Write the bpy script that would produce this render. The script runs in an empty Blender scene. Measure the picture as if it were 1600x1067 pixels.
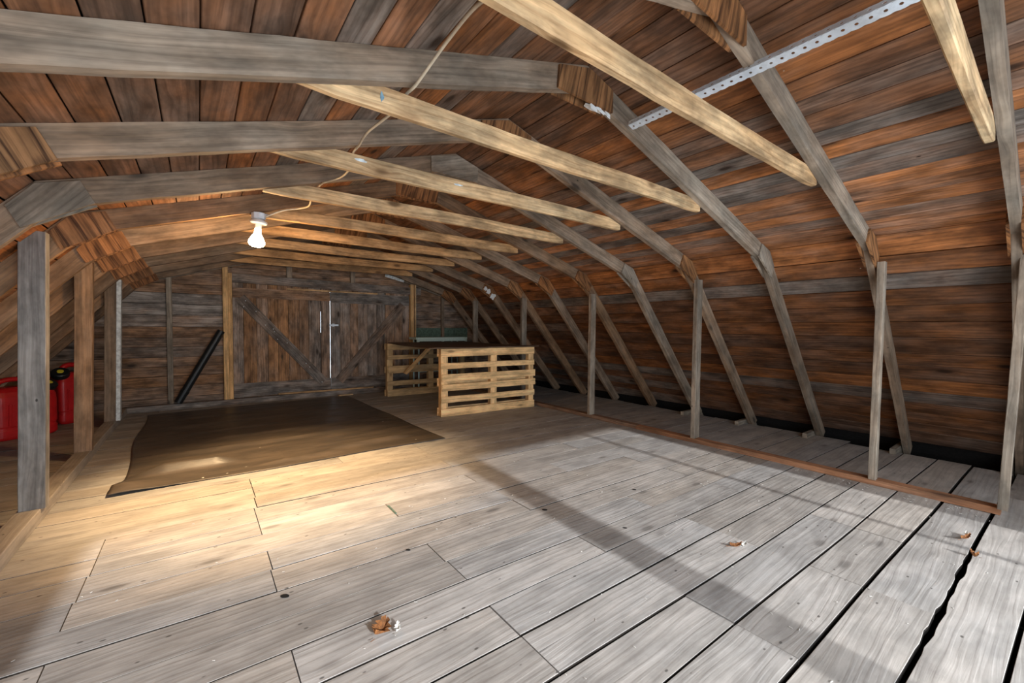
import bpy, math, random
from mathutils import Vector, Matrix
random.seed(7)
C = bpy.context.scene.collection
scn = bpy.context.scene

# ---------------------------------------------------------------- camera
cam_d = bpy.data.cameras.new('camera'); cam = bpy.data.objects.new('camera', cam_d); C.objects.link(cam)
F_PX, YAW, PITCH, ROLL = 650.25, 0.6462, 0.0335, 0.0062
cam_d.sensor_fit = 'HORIZONTAL'; cam_d.sensor_width = 36.0; cam_d.lens = 36.0 * F_PX / 1600.0
cam_d.clip_start = 0.02; cam_d.clip_end = 200
def set_cam():
    c, s = math.cos(YAW), math.sin(YAW)
    Fw = Vector((s * math.cos(PITCH), c * math.cos(PITCH), -math.sin(PITCH)))
    R = Vector((c, -s, 0)); U = R.cross(Fw)
    cr, sr = math.cos(ROLL), math.sin(ROLL)
    R2 = cr * R + sr * U; U2 = -sr * R + cr * U
    m = Matrix((R2, U2, -Fw)).transposed().to_4x4()
    m.translation = Vector((-1.904, 0.0, 1.32))
    cam.matrix_world = m
set_cam()
scn.camera = cam
# ---------------------------------------------------------------- light and exposure
scn.view_settings.view_transform = 'Standard'; scn.view_settings.look = 'None'
scn.view_settings.exposure = 0.0; scn.view_settings.gamma = 1.0
try: scn.view_settings.use_curve_mapping = False
except Exception: pass
world = bpy.data.worlds.new('overcast_sky'); scn.world = world; world.use_nodes = True
bg = world.node_tree.nodes['Background']; bg.inputs[0].default_value = (0.80, 0.90, 1.0, 1); bg.inputs[1].default_value = 6.5
# portal in the open loading doorway behind the camera
pd = bpy.data.lights.new('doorway_portal', 'AREA'); pd.shape = 'RECTANGLE'; pd.size = 6.0; pd.size_y = 2.1
po = bpy.data.objects.new('doorway_portal', pd); C.objects.link(po)
po.location = (-0.3, -0.98, 1.15); po.rotation_euler = (math.radians(-90), 0, math.radians(180)); pd.cycles.is_portal = True
# hazy low sun through the open doorway
sd = bpy.data.lights.new('hazy_sun', 'SUN'); sd.energy = 4.6; sd.angle = math.radians(1.3); sd.color = (0.94, 0.97, 1.0)
so = bpy.data.objects.new('hazy_sun', sd); C.objects.link(so)
SUN_DIR = Vector((0.03, 1.0, -0.44))
so.rotation_euler = SUN_DIR.to_track_quat('-Z', 'Y').to_euler(); so.location = (0, -8, 6)

# ---------------------------------------------------------------- materials
def srgb(r, g, b):
    f = lambda v: (v / 255 / 12.92) if v / 255 <= 0.04045 else ((v / 255 + 0.055) / 1.055) ** 2.4
    return (f(r), f(g), f(b), 1)
class NT:
    def __init__(s, name):
        s.m = bpy.data.materials.new(name); s.m.use_nodes = True; s.t = s.m.node_tree
        s.b = s.t.nodes['Principled BSDF']
    def n(s, typ, **k):
        x = s.t.nodes.new(typ)
        for a, v in k.items(): setattr(x, a, v)
        return x
    def l(s, a, b): s.t.links.new(a, b)
    def val(s, sock, v):
        if hasattr(v, 'links') or hasattr(v, 'is_output'): s.l(v, sock)
        else: sock.default_value = v
    def math(s, op, a, b=None, c=None, clamp=False):
        x = s.n('ShaderNodeMath', operation=op, use_clamp=clamp); s.val(x.inputs[0], a)
        if b is not None: s.val(x.inputs[1], b)
        if c is not None: s.val(x.inputs[2], c)
        return x.outputs[0]
    def comb(s, a, b, c):
        x = s.n('ShaderNodeCombineXYZ'); s.val(x.inputs[0], a); s.val(x.inputs[1], b); s.val(x.inputs[2], c); return x.outputs[0]
    def noise(s, vec, scale=1.0, detail=3.0, rough=0.55, dist=0.0):
        x = s.n('ShaderNodeTexNoise'); s.l(vec, x.inputs['Vector']); x.inputs['Scale'].default_value = scale
        x.inputs['Detail'].default_value = detail; x.inputs['Roughness'].default_value = rough; x.inputs['Distortion'].default_value = dist
        return x.outputs['Fac']
    def ramp(s, v, lo, hi, a=0.0, b=1.0, smooth=True):
        x = s.n('ShaderNodeMapRange', interpolation_type='SMOOTHSTEP' if smooth else 'LINEAR'); s.val(x.inputs['Value'], v)
        x.inputs['From Min'].default_value = lo; x.inputs['From Max'].default_value = hi
        x.inputs['To Min'].default_value = a; x.inputs['To Max'].default_value = b; return x.outputs[0]
    def mix(s, f, a, b, blend='MIX'):
        x = s.n('ShaderNodeMix', data_type='RGBA', blend_type=blend); s.val(x.inputs[0], f); s.val(x.inputs[6], a); s.val(x.inputs[7], b); return x.outputs[2]
def wood(name, A, B, D, rough=0.75, ring=0.35, streak=0.5, knots=1.0, bump=0.4, blotch=0.5, ringscale=1.0, specks=0.0, saw=0.0, scuff=0.0, spec=0.25, ringwarp=11.0, nails=0.0, midamp=0.21):
    k = NT(name)
    uv = k.n('ShaderNodeUVMap', uv_map='grain'); su = k.n('ShaderNodeSeparateXYZ'); k.l(uv.outputs[0], su.inputs[0])
    at = k.n('ShaderNodeAttribute', attribute_name='tint'); sc = k.n('ShaderNodeSeparateColor'); k.l(at.outputs['Color'], sc.inputs[0])
    r, g, b = sc.outputs[0], sc.outputs[1], sc.outputs[2]
    u = su.outputs[0]; v = su.outputs[1]; sd_ = k.math('MULTIPLY', b, 41.0)
    # knots
    kv = k.n('ShaderNodeTexVoronoi', feature='F1'); kv.inputs['Scale'].default_value = 1.0
    k.l(k.comb(k.math('MULTIPLY', u, 2.1), k.math('MULTIPLY', v, 5.5), sd_), kv.inputs['Vector'])
    ksep = k.n('ShaderNodeSeparateColor'); k.l(kv.outputs['Color'], ksep.inputs[0])
    on = k.math('GREATER_THAN', ksep.outputs[0], 0.45)
    kd = kv.outputs['Distance']
    knot = k.math('MULTIPLY', k.ramp(kd, 0.06, 0.17, 1.0, 0.0), k.math('MULTIPLY', on, knots), clamp=True)
    halo = k.math('MULTIPLY', k.ramp(kd, 0.08, 0.34, 1.0, 0.0), k.math('MULTIPLY', on, knots), clamp=True)
    # warped grain coordinate
    w1 = k.noise(k.comb(k.math('MULTIPLY', u, 0.9), k.math('MULTIPLY', v, 4.0), sd_), 1.0, 2.0)
    vw = k.math('ADD', v, k.math('MULTIPLY', k.math('SUBTRACT', w1, 0.5), 0.10))
    vw = k.math('ADD', vw, k.math('MULTIPLY', halo, 0.02))
    rings = k.n('ShaderNodeTexNoise'); rings.inputs['Scale'].default_value = 1.0; rings.inputs['Detail'].default_value = 1.0
    rw = k.math('MULTIPLY', vw, 30.0 * ringscale)
    ring_s = k.math('SINE', k.math('ADD', k.math('MULTIPLY', rw, 6.283), k.math('MULTIPLY', k.noise(k.comb(k.math('MULTIPLY', u, 1.2), k.math('MULTIPLY', v, 9.0), sd_), 1.0, 2.0), ringwarp)))
    ring_v = k.ramp(ring_s, -0.2, 1.0, 0.0, 1.0)
    k.t.nodes.remove(rings)
    fine = k.noise(k.comb(k.math('MULTIPLY', u, 2.6), k.math('MULTIPLY', vw, 130.0), sd_), 1.0, 4.0, 0.6)
    mid = k.noise(k.comb(k.math('MULTIPLY', u, 0.8), k.math('MULTIPLY', vw, 26.0), sd_), 1.0, 2.0, 0.5)
    blo = k.noise(k.comb(k.math('MULTIPLY', u, 2.2), k.math('MULTIPLY', v, 5.0), sd_), 1.0, 3.0, 0.6)
    hue = k.math('ADD', r, k.math('MULTIPLY', k.math('SUBTRACT', blo, 0.5), blotch * 1.6), clamp=True)
    col = k.mix(hue, A, B)
    darkf = k.math('ADD', k.math('MULTIPLY', ring_v, ring), k.math('MULTIPLY', k.ramp(fine, 0.42, 0.72), streak), clamp=True)
    col = k.mix(darkf, col, D)
    bl2 = k.noise(k.comb(k.math('MULTIPLY', u, 3.1), k.math('MULTIPLY', v, 8.0), k.math('ADD', sd_, 7.7)), 1.0, 4.0, 0.65)
    val = k.math('MULTIPLY', k.ramp(g, 0, 1, 0.5, 1.5, False), k.ramp(mid, 0.25, 0.75, 1.0 - midamp, 1.0 + midamp))
    val = k.math('MULTIPLY', val, k.ramp(bl2, 0.3, 0.72, 1.0 - blotch * 0.75, 1.0 + blotch * 0.35))
    hsv = k.n('ShaderNodeVectorMath', operation='SCALE'); k.l(col, hsv.inputs[0]); k.l(val, hsv.inputs[3]); col = hsv.outputs[0]
    col = k.mix(k.math('MULTIPLY', halo, 0.45), col, D)
    kdk = tuple(c * 0.35 for c in D[:3]) + (1,)
    col = k.mix(k.math('MULTIPLY', knot, 0.85), col, kdk)
    if scuff:
        s1 = k.noise(k.comb(k.math('MULTIPLY', u, 1.0), k.math('MULTIPLY', v, 1.0), k.math('MULTIPLY', b, 0.3)), 3.1, 5.0, 0.7)
        col = k.mix(k.math('MULTIPLY', k.ramp(s1, 0.52, 0.75), scuff), col, D)
        cr = k.noise(k.comb(k.math('MULTIPLY', u, 1.3), k.math('MULTIPLY', v, 55.0), sd_), 1.0, 2.0, 0.5)
        col = k.mix(k.math('MULTIPLY', k.ramp(cr, 0.73, 0.78), 0.75), col, kdk)
        nv = k.n('ShaderNodeTexVoronoi', feature='F1'); nv.inputs['Scale'].default_value = 1.0
        k.l(k.comb(k.math('MULTIPLY', u, 7.0), k.math('MULTIPLY', v, 13.0), sd_), nv.inputs['Vector'])
        col = k.mix(k.math('MULTIPLY', k.ramp(nv.outputs['Distance'], 0.05, 0.09, 1, 0), 0.8), col, kdk)
    if nails:
        nv2 = k.n('ShaderNodeTexVoronoi', feature='F1'); nv2.inputs['Scale'].default_value = 1.0
        k.l(k.comb(k.math('MULTIPLY', u, 5.0), k.math('MULTIPLY', v, 9.0), k.math('ADD', sd_, 3.3)), nv2.inputs['Vector'])
        n3 = k.n('ShaderNodeSeparateColor'); k.l(nv2.outputs['Color'], n3.inputs[0])
        col = k.mix(k.math('MULTIPLY', k.ramp(nv2.outputs['Distance'], 0.04, 0.075, 1, 0), k.math('MULTIPLY', k.math('GREATER_THAN', n3.outputs[0], 1.0 - nails), 0.9)), col, kdk)
    if specks:
        sv = k.n('ShaderNodeTexVoronoi', feature='F1'); sv.inputs['Scale'].default_value = 1.0
        k.l(k.comb(k.math('MULTIPLY', u, 9.0), k.math('MULTIPLY', v, 9.0), sd_), sv.inputs['Vector'])
        s2 = k.n('ShaderNodeSeparateColor'); k.l(sv.outputs['Color'], s2.inputs[0])
        sp = k.math('MULTIPLY', k.ramp(sv.outputs['Distance'], 0.03, 0.06, 1, 0), k.math('GREATER_THAN', s2.outputs[0], 1.0 - specks))
        col = k.mix(k.math('MULTIPLY', sp, 0.85), col, (0.62, 0.58, 0.50, 1))
    k.l(col, k.b.inputs['Base Color'])
    k.b.inputs['Roughness'].default_value = rough; k.b.inputs['Specular IOR Level'].default_value = spec
    h = k.math('ADD', k.math('MULTIPLY', fine, 0.5), k.math('MULTIPLY', ring_v, 0.35))
    h = k.math('SUBTRACT', h, k.math('MULTIPLY', knot, 0.4))
    if saw:
        wv = k.math('SINE', k.math('ADD', k.math('MULTIPLY', u, 420.0), k.math('MULTIPLY', blo, 25.0)))
        h = k.math('ADD', h, k.math('MULTIPLY', wv, saw * 0.1))
    bp = k.n('ShaderNodeBump'); bp.inputs['Strength'].default_value = bump; bp.inputs['Distance'].default_value = 0.004
    k.l(h, bp.inputs['Height']); k.l(bp.outputs[0], k.b.inputs['Normal'])
    return k.m
def plain(name, col, rough=0.5, metal=0.0, noise=0.15, scale=30.0, bump=0.1, spec=0.4, coat=0.0):
    k = NT(name); tc = k.n('ShaderNodeTexCoord')
    nz = k.noise(tc.outputs['Object'], scale, 4.0, 0.6)
    f = k.ramp(nz, 0.3, 0.7, 1 - noise, 1 + noise)
    vm = k.n('ShaderNodeVectorMath', operation='SCALE'); vm.inputs[0].default_value = col[:3]; k.l(f, vm.inputs[3])
    k.l(vm.outputs[0], k.b.inputs['Base Color']); k.b.inputs['Roughness'].default_value = rough
    k.b.inputs['Metallic'].default_value = metal; k.b.inputs['Specular IOR Level'].default_value = spec; k.b.inputs['Coat Weight'].default_value = coat
    bp = k.n('ShaderNodeBump'); bp.inputs['Strength'].default_value = bump; bp.inputs['Distance'].default_value = 0.003
    k.l(nz, bp.inputs['Height']); k.l(bp.outputs[0], k.b.inputs['Normal'])
    return k.m
M = {}
M['floor'] = wood('weathered_floorboards', (0.42, 0.405, 0.39, 1), (0.445, 0.385, 0.325, 1), (0.20, 0.175, 0.155, 1), rough=0.6, ring=0.13, streak=0.22, knots=0.6, bump=0.35, blotch=0.34, scuff=0.35, specks=0.05, ringscale=0.9, midamp=0.09)
M['roof'] = wood('roof_sheathing', (0.225, 0.185, 0.155, 1), (0.34, 0.125, 0.04, 1), (0.055, 0.024, 0.012, 1), rough=0.5, ring=0.24, streak=0.30, knots=1.0, bump=0.3, blotch=0.75, specks=0.03, nails=0.12)
M['rafter'] = wood('weathered_rafter_timber', (0.33, 0.28, 0.22, 1), (0.33, 0.185, 0.095, 1), (0.12, 0.088, 0.064, 1), rough=0.75, ring=0.2, streak=0.36, knots=1.0, bump=0.35, blotch=0.6, specks=0.03, nails=0.22)
M['grey_post'] = wood('silvered_post_timber', (0.345, 0.325, 0.30, 1), (0.30, 0.26, 0.22, 1), (0.10, 0.085, 0.075, 1), rough=0.8, ring=0.2, streak=0.32, knots=1.0, bump=0.35, blotch=0.6, nails=0.55)
M['tie'] = wood('pale_pine_tie', (0.63, 0.45, 0.255, 1), (0.58, 0.31, 0.125, 1), (0.30, 0.15, 0.06, 1), rough=0.65, ring=0.24, streak=0.42, knots=1.0, bump=0.4, blotch=0.75, nails=0.14)
M['plywood'] = wood('orange_plywood', (0.36, 0.19, 0.085, 1), (0.42, 0.165, 0.055, 1), (0.075, 0.032, 0.014, 1), rough=0.65, ring=0.55, streak=0.6, knots=0.0, bump=0.3, blotch=0.5, ringscale=0.45, ringwarp=26.0)
M['wall'] = wood('gable_siding', (0.33, 0.295, 0.265, 1), (0.40, 0.20, 0.088, 1), (0.085, 0.055, 0.037, 1), rough=0.7, ring=0.24, streak=0.45, knots=1.0, bump=0.4, blotch=0.8, nails=0.1)
M['plate'] = wood('red_brown_plate', (0.30, 0.215, 0.155, 1), (0.38, 0.165, 0.075, 1), (0.11, 0.058, 0.035, 1), rough=0.75, ring=0.2, streak=0.4, knots=0.6, bump=0.4, blotch=0.5, specks=0.05)
M['pallet'] = wood('pallet_wood', (0.86, 0.60, 0.31, 1), (0.80, 0.44, 0.17, 1), (0.34, 0.19, 0.085, 1), rough=0.7, ring=0.16, streak=0.25, knots=0.7, bump=0.3, blotch=0.5, nails=0.12)
M['hardboard'] = wood('brown_sheet', (0.17, 0.115, 0.08, 1), (0.16, 0.10, 0.06, 1), (0.09, 0.055, 0.035, 1), rough=0.6, ring=0.05, streak=0.2, knots=0.0, bump=0.1, blotch=0.4)
M['dark'] = plain('dark_light_blocker', (0.012, 0.010, 0.009), 0.95, noise=0.3)
M['subfloor_gap_shade'] = plain('dark_subfloor_gap_shade', (0.02, 0.014, 0.010), 0.95, noise=0.3)
M['galv'] = plain('galvanised_steel', (0.70, 0.75, 0.80), 0.5, 0.25, 0.12, 18, 0.05)
M['cable'] = plain('white_cable_sheath', (0.62, 0.52, 0.38), 0.5, 0, 0.08)
M['porcelain'] = plain('white_porcelain', (0.80, 0.78, 0.74), 0.25, 0, 0.03)
M['red'] = plain('red_plastic', (0.52, 0.012, 0.014), 0.38, 0, 0.12, 8, 0.05)
M['black'] = plain('black_plastic', (0.012, 0.014, 0.015), 0.42, 0, 0.2, 12, 0.05)
M['yellow'] = plain('yellow_plastic', (0.75, 0.62, 0.05), 0.4)
M['mint'] = plain('pale_plastic', (0.62, 0.78, 0.72), 0.45, 0, 0.05)
M['paint'] = plain('flaking_white_paint', (0.66, 0.70, 0.70), 0.7, 0, 0.25, 25, 0.5)
M['paper'] = plain('torn_white_paper', (0.74, 0.74, 0.72), 0.85, 0, 0.12, 40, 0.4)
M['leaf'] = plain('dry_leaf', (0.22, 0.085, 0.025), 0.8, 0, 0.4, 60, 0.5)
M['fluff'] = plain('pale_feather', (0.6, 0.57, 0.52), 0.9, 0, 0.2, 60, 0.3)
M['hole'] = plain('dark_hole', (0.01, 0.008, 0.007), 0.95)
M['bluepaint'] = plain('faded_blue_paint', (0.16, 0.26, 0.32), 0.8, 0, 0.3, 30, 0.3)
M['green_shade_and_sliver'] = plain('faded_green_shade_and_sliver', (0.10, 0.155, 0.115), 0.7, 0, 0.3, 20, 0.3)
def tarp_mat():
    k = NT('black_plastic_sheet'); tc = k.n('ShaderNodeTexCoord'); sx = k.n('ShaderNodeSeparateXYZ'); k.l(tc.outputs['Object'], sx.inputs[0])
    nz = k.noise(k.comb(k.math('MULTIPLY', sx.outputs[0], 1.2), k.math('MULTIPLY', sx.outputs[1], 5.0), 0.0), 1.5, 4.0, 0.6)
    dust = k.ramp(nz, 0.35, 0.7, 0.0, 1.0)
    col = k.mix(dust, (0.062, 0.050, 0.040, 1), (0.105, 0.080, 0.060, 1))
    sv = k.n('ShaderNodeTexVoronoi', feature='F1'); sv.inputs['Scale'].default_value = 6.0; k.l(tc.outputs['Object'], sv.inputs['Vector'])
    s2 = k.n('ShaderNodeSeparateColor'); k.l(sv.outputs['Color'], s2.inputs[0])
    sp = k.math('MULTIPLY', k.ramp(sv.outputs['Distance'], 0.03, 0.075, 1, 0), k.math('GREATER_THAN', s2.outputs[0], 0.86))
    col = k.mix(sp, col, (0.6, 0.57, 0.5, 1))
    k.l(col, k.b.inputs['Base Color']); k.b.inputs['Roughness'].default_value = 0.42; k.b.inputs['Specular IOR Level'].default_value = 0.35
    n2 = k.noise(k.comb(k.math('MULTIPLY', sx.outputs[0], 2.0), k.math('MULTIPLY', sx.outputs[1], 14.0), 0.0), 1.5, 4.0, 0.6)
    bp = k.n('ShaderNodeBump'); bp.inputs['Strength'].default_value = 0.35; bp.inputs['Distance'].default_value = 0.01
    k.l(n2, bp.inputs['Height']); k.l(bp.outputs[0], k.b.inputs['Normal']); return k.m
M['tarp'] = tarp_mat()
def emit(name, col, st):
    k = NT(name); k.b.inputs['Emission Color'].default_value = col; k.b.inputs['Emission Strength'].default_value = st
    k.b.inputs['Base Color'].default_value = (0.9, 0.88, 0.8, 1); return k.m
M['bulb'] = emit('lit_bulb_glass', (1.0, 0.74, 0.42, 1), 30.0)

# ---------------------------------------------------------------- mesh helpers
rnd = random.Random(11)
def tint(r=None, g=None):
    return (rnd.random() if r is None else min(1, max(0, r + rnd.uniform(-.06, .06))), rnd.uniform(.3, .7) if g is None else min(1, max(0, g + rnd.uniform(-.04, .04))), rnd.random(), 1.0)
class MB:
    def __init__(s): s.v = []; s.f = []; s.uv = []; s.t = []; s.mi = []
    def face(s, idx, uvs, t, mi=0): s.f.append(idx); s.uv.append(uvs); s.t.append(t); s.mi.append(mi)
    def loft(s, prof, frames, t, cap=True, mi=0, u0=None):
        """prof: closed 2D profile; frames: (origin, X, Y)"""
        n = len(prof); b0 = len(s.v); off = rnd.uniform(0, 30) if u0 is None else u0; vo = rnd.uniform(0, 9)
        per = [0.0]
        for i in range(n): a = prof[i]; b = prof[(i + 1) % n]; per.append(per[-1] + math.hypot(b[0] - a[0], b[1] - a[1]))
        L = [0.0]
        for i in range(1, len(frames)): L.append(L[-1] + (frames[i][0] - frames[i - 1][0]).length)
        for o, X, Y in frames:
            for p in prof: s.v.append(o + X * p[0] + Y * p[1])
        for j in range(len(frames) - 1):
            for i in range(n):
                i2 = (i + 1) % n; a = b0 + j * n
                s.face((a + i, a + i2, a + n + i2, a + n + i), [(off + L[j], vo + per[i]), (off + L[j], vo + per[i + 1]), (off + L[j + 1], vo + per[i + 1]), (off + L[j + 1], vo + per[i])], t, mi)
        if cap:
            s.face(tuple(b0 + i for i in reversed(range(n))), [(off + p[0], vo + p[1]) for p in reversed(prof)], t, mi)
            a = b0 + (len(frames) - 1) * n
            s.face(tuple(a + i for i in range(n)), [(off + p[0], vo + p[1]) for p in prof], t, mi)
    def beam(s, p0, p1, w, d, up=(0, 0, 1), t=None, ch=0.004, seg=1, jit=0.0, mi=0):
        p0 = Vector(p0); p1 = Vector(p1); D = (p1 - p0).normalized(); up = Vector(up)
        X = D.cross(up).normalized(); Y = X.cross(D).normalized(); w /= 2; d /= 2; c = min(ch, w * .4, d * .4)
        prof = [(-w + c, -d), (w - c, -d), (w, -d + c), (w, d - c), (w - c, d), (-w + c, d), (-w, d - c), (-w, -d + c)]
        fr = []
        for i in range(seg + 1):
            q = p0.lerp(p1, i / seg)
            if jit and 0 < i < seg: q = q + X * rnd.uniform(-jit, jit) + Y * rnd.uniform(-jit, jit)
            k = 1 + (rnd.uniform(-jit, jit) * 6 if jit else 0)
            fr.append((q, X * k, Y * k))
        s.loft(prof, fr, t or tint(), mi=mi)
    def slab(s, poly, ext, n0, t, grain=(1, 0), rough=0.0, step=0.14, mi=0):
        """poly: list of 3D points (planar, loop); extruded along vector ext; grain: 3D direction"""
        pts = []
        nl = len(poly)
        for i in range(nl):
            a = Vector(poly[i]); b = Vector(poly[(i + 1) % nl]); L = (b - a).length; k = max(1, int(L / step)) if rough else 1
            e = (b - a).normalized(); nn = e.cross(Vector(ext)).normalized()
            for j in range(k):
                q = a.lerp(b, j / k)
                if rough and j: q = q + nn * rnd.uniform(-rough, rough)
                pts.append(q)
        n = len(pts); b0 = len(s.v); ext = Vector(ext); G = Vector(n0).normalized(); H = G.cross(ext).normalized()
        E = ext.normalized(); off = rnd.uniform(0, 30); vo = rnd.uniform(0, 9)
        U = lambda p: (off + p.dot(G), vo + p.dot(H) + 0.7 * p.dot(E))
        for p in pts: s.v.append(p)
        for p in pts: s.v.append(p + ext)
        s.face(tuple(b0 + i for i in range(n)), [U(p) for p in pts], t, mi)
        s.face(tuple(b0 + n + i for i in reversed(range(n))), [U(p + ext) for p in reversed(pts)], t, mi)
        for i in range(n):
            i2 = (i + 1) % n
            s.face((b0 + i2, b0 + i, b0 + n + i, b0 + n + i2), [U(pts[i2]), U(pts[i]), U(pts[i] + ext), U(pts[i2] + ext)], t, mi)
    def lathe(s, prof, o, n=24, ax=(0, 0, 1), t=(0, 0, 0, 1), mi=0, xs=1.0):
        Z = Vector(ax).normalized(); X = Z.orthogonal().normalized(); Y = Z.cross(X); o = Vector(o); b0 = len(s.v)
        for r, z in prof:
            for i in range(n):
                a = 2 * math.pi * i / n; s.v.append(o + X * (r * math.cos(a)) * xs + Y * (r * math.sin(a)) + Z * z)
        m = len(prof)
        for j in range(m - 1):
            for i in range(n):
                i2 = (i + 1) % n; s.face((b0 + j * n + i, b0 + j * n + i2, b0 + (j + 1) * n + i2, b0 + (j + 1) * n + i), [(0, 0)] * 4, t, mi)
        s.face(tuple(b0 + i for i in reversed(range(n))), [(0, 0)] * n, t, mi)
        s.face(tuple(b0 + (m - 1) * n + i for i in range(n)), [(0, 0)] * n, t, mi)
    def tube(s, pts, r, n=10, t=(0, 0, 0, 1), mi=0):
        pts = [Vector(p) for p in pts]; fr = []; up = Vector((0.13, 0.2, 1)).normalized()
        for i, p in enumerate(pts):
            D = (pts[min(i + 1, len(pts) - 1)] - pts[max(i - 1, 0)]).normalized(); X = D.cross(up).normalized(); fr.append((p, X, X.cross(D)))
        s.loft([(r * math.cos(2 * math.pi * i / n), r * math.sin(2 * math.pi * i / n)) for i in range(n)], fr, t, mi=mi)
    def build(s, name, mats, parent=None, smooth=False):
        me = bpy.data.meshes.new(name)
        if not isinstance(mats, (list, tuple)): mats = [mats]
        o = bpy.data.objects.new(name, me); C.objects.link(o)
        org = Vector((0, 0, 0))
        if parent is None and s.v:
            lo = Vector((min(v[i] for v in s.v) for i in range(3))); hi = Vector((max(v[i] for v in s.v) for i in range(3)))
            org = Vector(((lo.x + hi.x) / 2, (lo.y + hi.y) / 2, lo.z))
        elif parent is not None: org = Vector(parent['_org']) if '_org' in parent.keys() else parent.location.copy()
        me.from_pydata([tuple(Vector(v) - org) for v in s.v], [], s.f)
        uvs = [c for f in s.uv for p in f for c in p]; me.uv_layers.new(name='grain').data.foreach_set('uv', uvs)
        ca = me.color_attributes.new('tint', 'FLOAT_COLOR', 'CORNER')
        cols = [c for f, t in zip(s.f, s.t) for _ in f for c in t]; ca.data.foreach_set('color', cols)
        for m in mats: me.materials.append(m)
        me.polygons.foreach_set('material_index', s.mi)
        if smooth: me.polygons.foreach_set('use_smooth', [True] * len(s.f))
        me.update()
        if parent is None: o.location = org
        else:
            o.parent = parent
        o['_org'] = tuple(org)
        return o
def tag(o, label=None, cat=None, group=None, kind=None):
    if label: o['label'] = label
    if cat: o['category'] = cat
    if group: o['group'] = group
    if kind: o['kind'] = kind
    return o
def thing(name, label, cat, loc, group=None):
    o = bpy.data.objects.new(name, None); C.objects.link(o); o.location = loc; o.empty_display_size = 0.1
    o.matrix_world = Matrix.Translation(Vector(loc))
    return tag(o, label, cat, group)
def V(*a): return Vector(a)

# ---------------------------------------------------------------- dimensions
S = 0.8046; Y1 = 1.001
def T(i): return 0.214 if i == 0 else Y1 + (i - 1) * S
XK, ZK, ZR, W, ZF = 2.601, 2.099, 2.903, 4.351, 0.0965
YF, YB = -1.05, 8.46            # front wall, back wall siding face
su_n = math.hypot(XK, ZR - ZK); sl_n = math.hypot(W - XK, ZK - ZF)
def rup(d, side):   # point on the upper slope, distance d from the ridge
    return V(side * XK * d / su_n, 0, ZR - (ZR - ZK) * d / su_n)
def rlo(d, side):
    return V(side * (XK + (W - XK) * d / sl_n), 0, ZK - (ZK - ZF) * d / sl_n)
NU = {s: V(s * (ZR - ZK) / su_n, 0, XK / su_n) for s in (1, -1)}
NL = {s: V(s * (ZK - ZF) / sl_n, 0, (W - XK) / sl_n) for s in (1, -1)}

# ---------------------------------------------------------------- floor
mb = MB()
edges = [-1.15, -0.90, -0.65, -0.40, -0.15, 0.10, 0.335, 0.595, 0.845, 1.095, 1.345, 1.585, 1.82, 2.045, 2.285, 2.51, 2.735, 2.985, 3.2, 3.46, 3.68, 3.92, 4.16]
while edges[-1] < 8.9: edges.append(edges[-1] + rnd.uniform(0.215, 0.25))
MS = -0.025
joints = {0.335: [-1.6, 0.81], 0.595: [0.0, 0.81, 1.57], 0.845: [0.0, 1.57], 1.095: [-0.82, 0.79, 2.32], 1.345: [-0.82, 0.79, 2.31], 1.585: [-1.62, 0.0, 1.6], 1.82: [-0.8, 0.77], 2.045: [-2.4, -0.81, 1.6],
          2.285: [-1.61, 0.0], 2.51: [-2.4, -1.6, 0.0, 1.58], 2.735: [-2.39, -0.81, 0.8], 2.985: [-2.38, -1.6, -0.02, 2.3], 3.2: [-2.38, -1.6, 1.4], 3.46: [-1.58, 0.0, 1.38], 3.68: [-1.57, 0.8], 3.92: [-1.57, 0.0], 4.16: [-0.8, 0.0, 1.6]}
gaps = {0.10: 0.016, 0.335: 0.023, 0.595: 0.017, 0.845: 0.011, 1.095: 0.011, 1.345: 0.012, 1.585: 0.009, 1.82: 0.007, 2.045: 0.005, 2.285: 0.007, 2.735: 0.005}
XL, XR = -4.15, 4.10
def floor_y(e, x, side):
    """edge line with gap and a little waviness"""
    g = gaps.get(e, 0.004)
    y = e + MS * x + 0.004 * math.sin(x * 2.3 + e * 9)
    w = g / 2
    if e == 0.335 and 0.45 < x < 1.75: w += max(-.004, 0.004 * math.sin(x * 9.1 + 1) + 0.0035 * math.sin(x * 23.7) + 0.002 * math.sin(x * 51.3))
    return y + side * w
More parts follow.
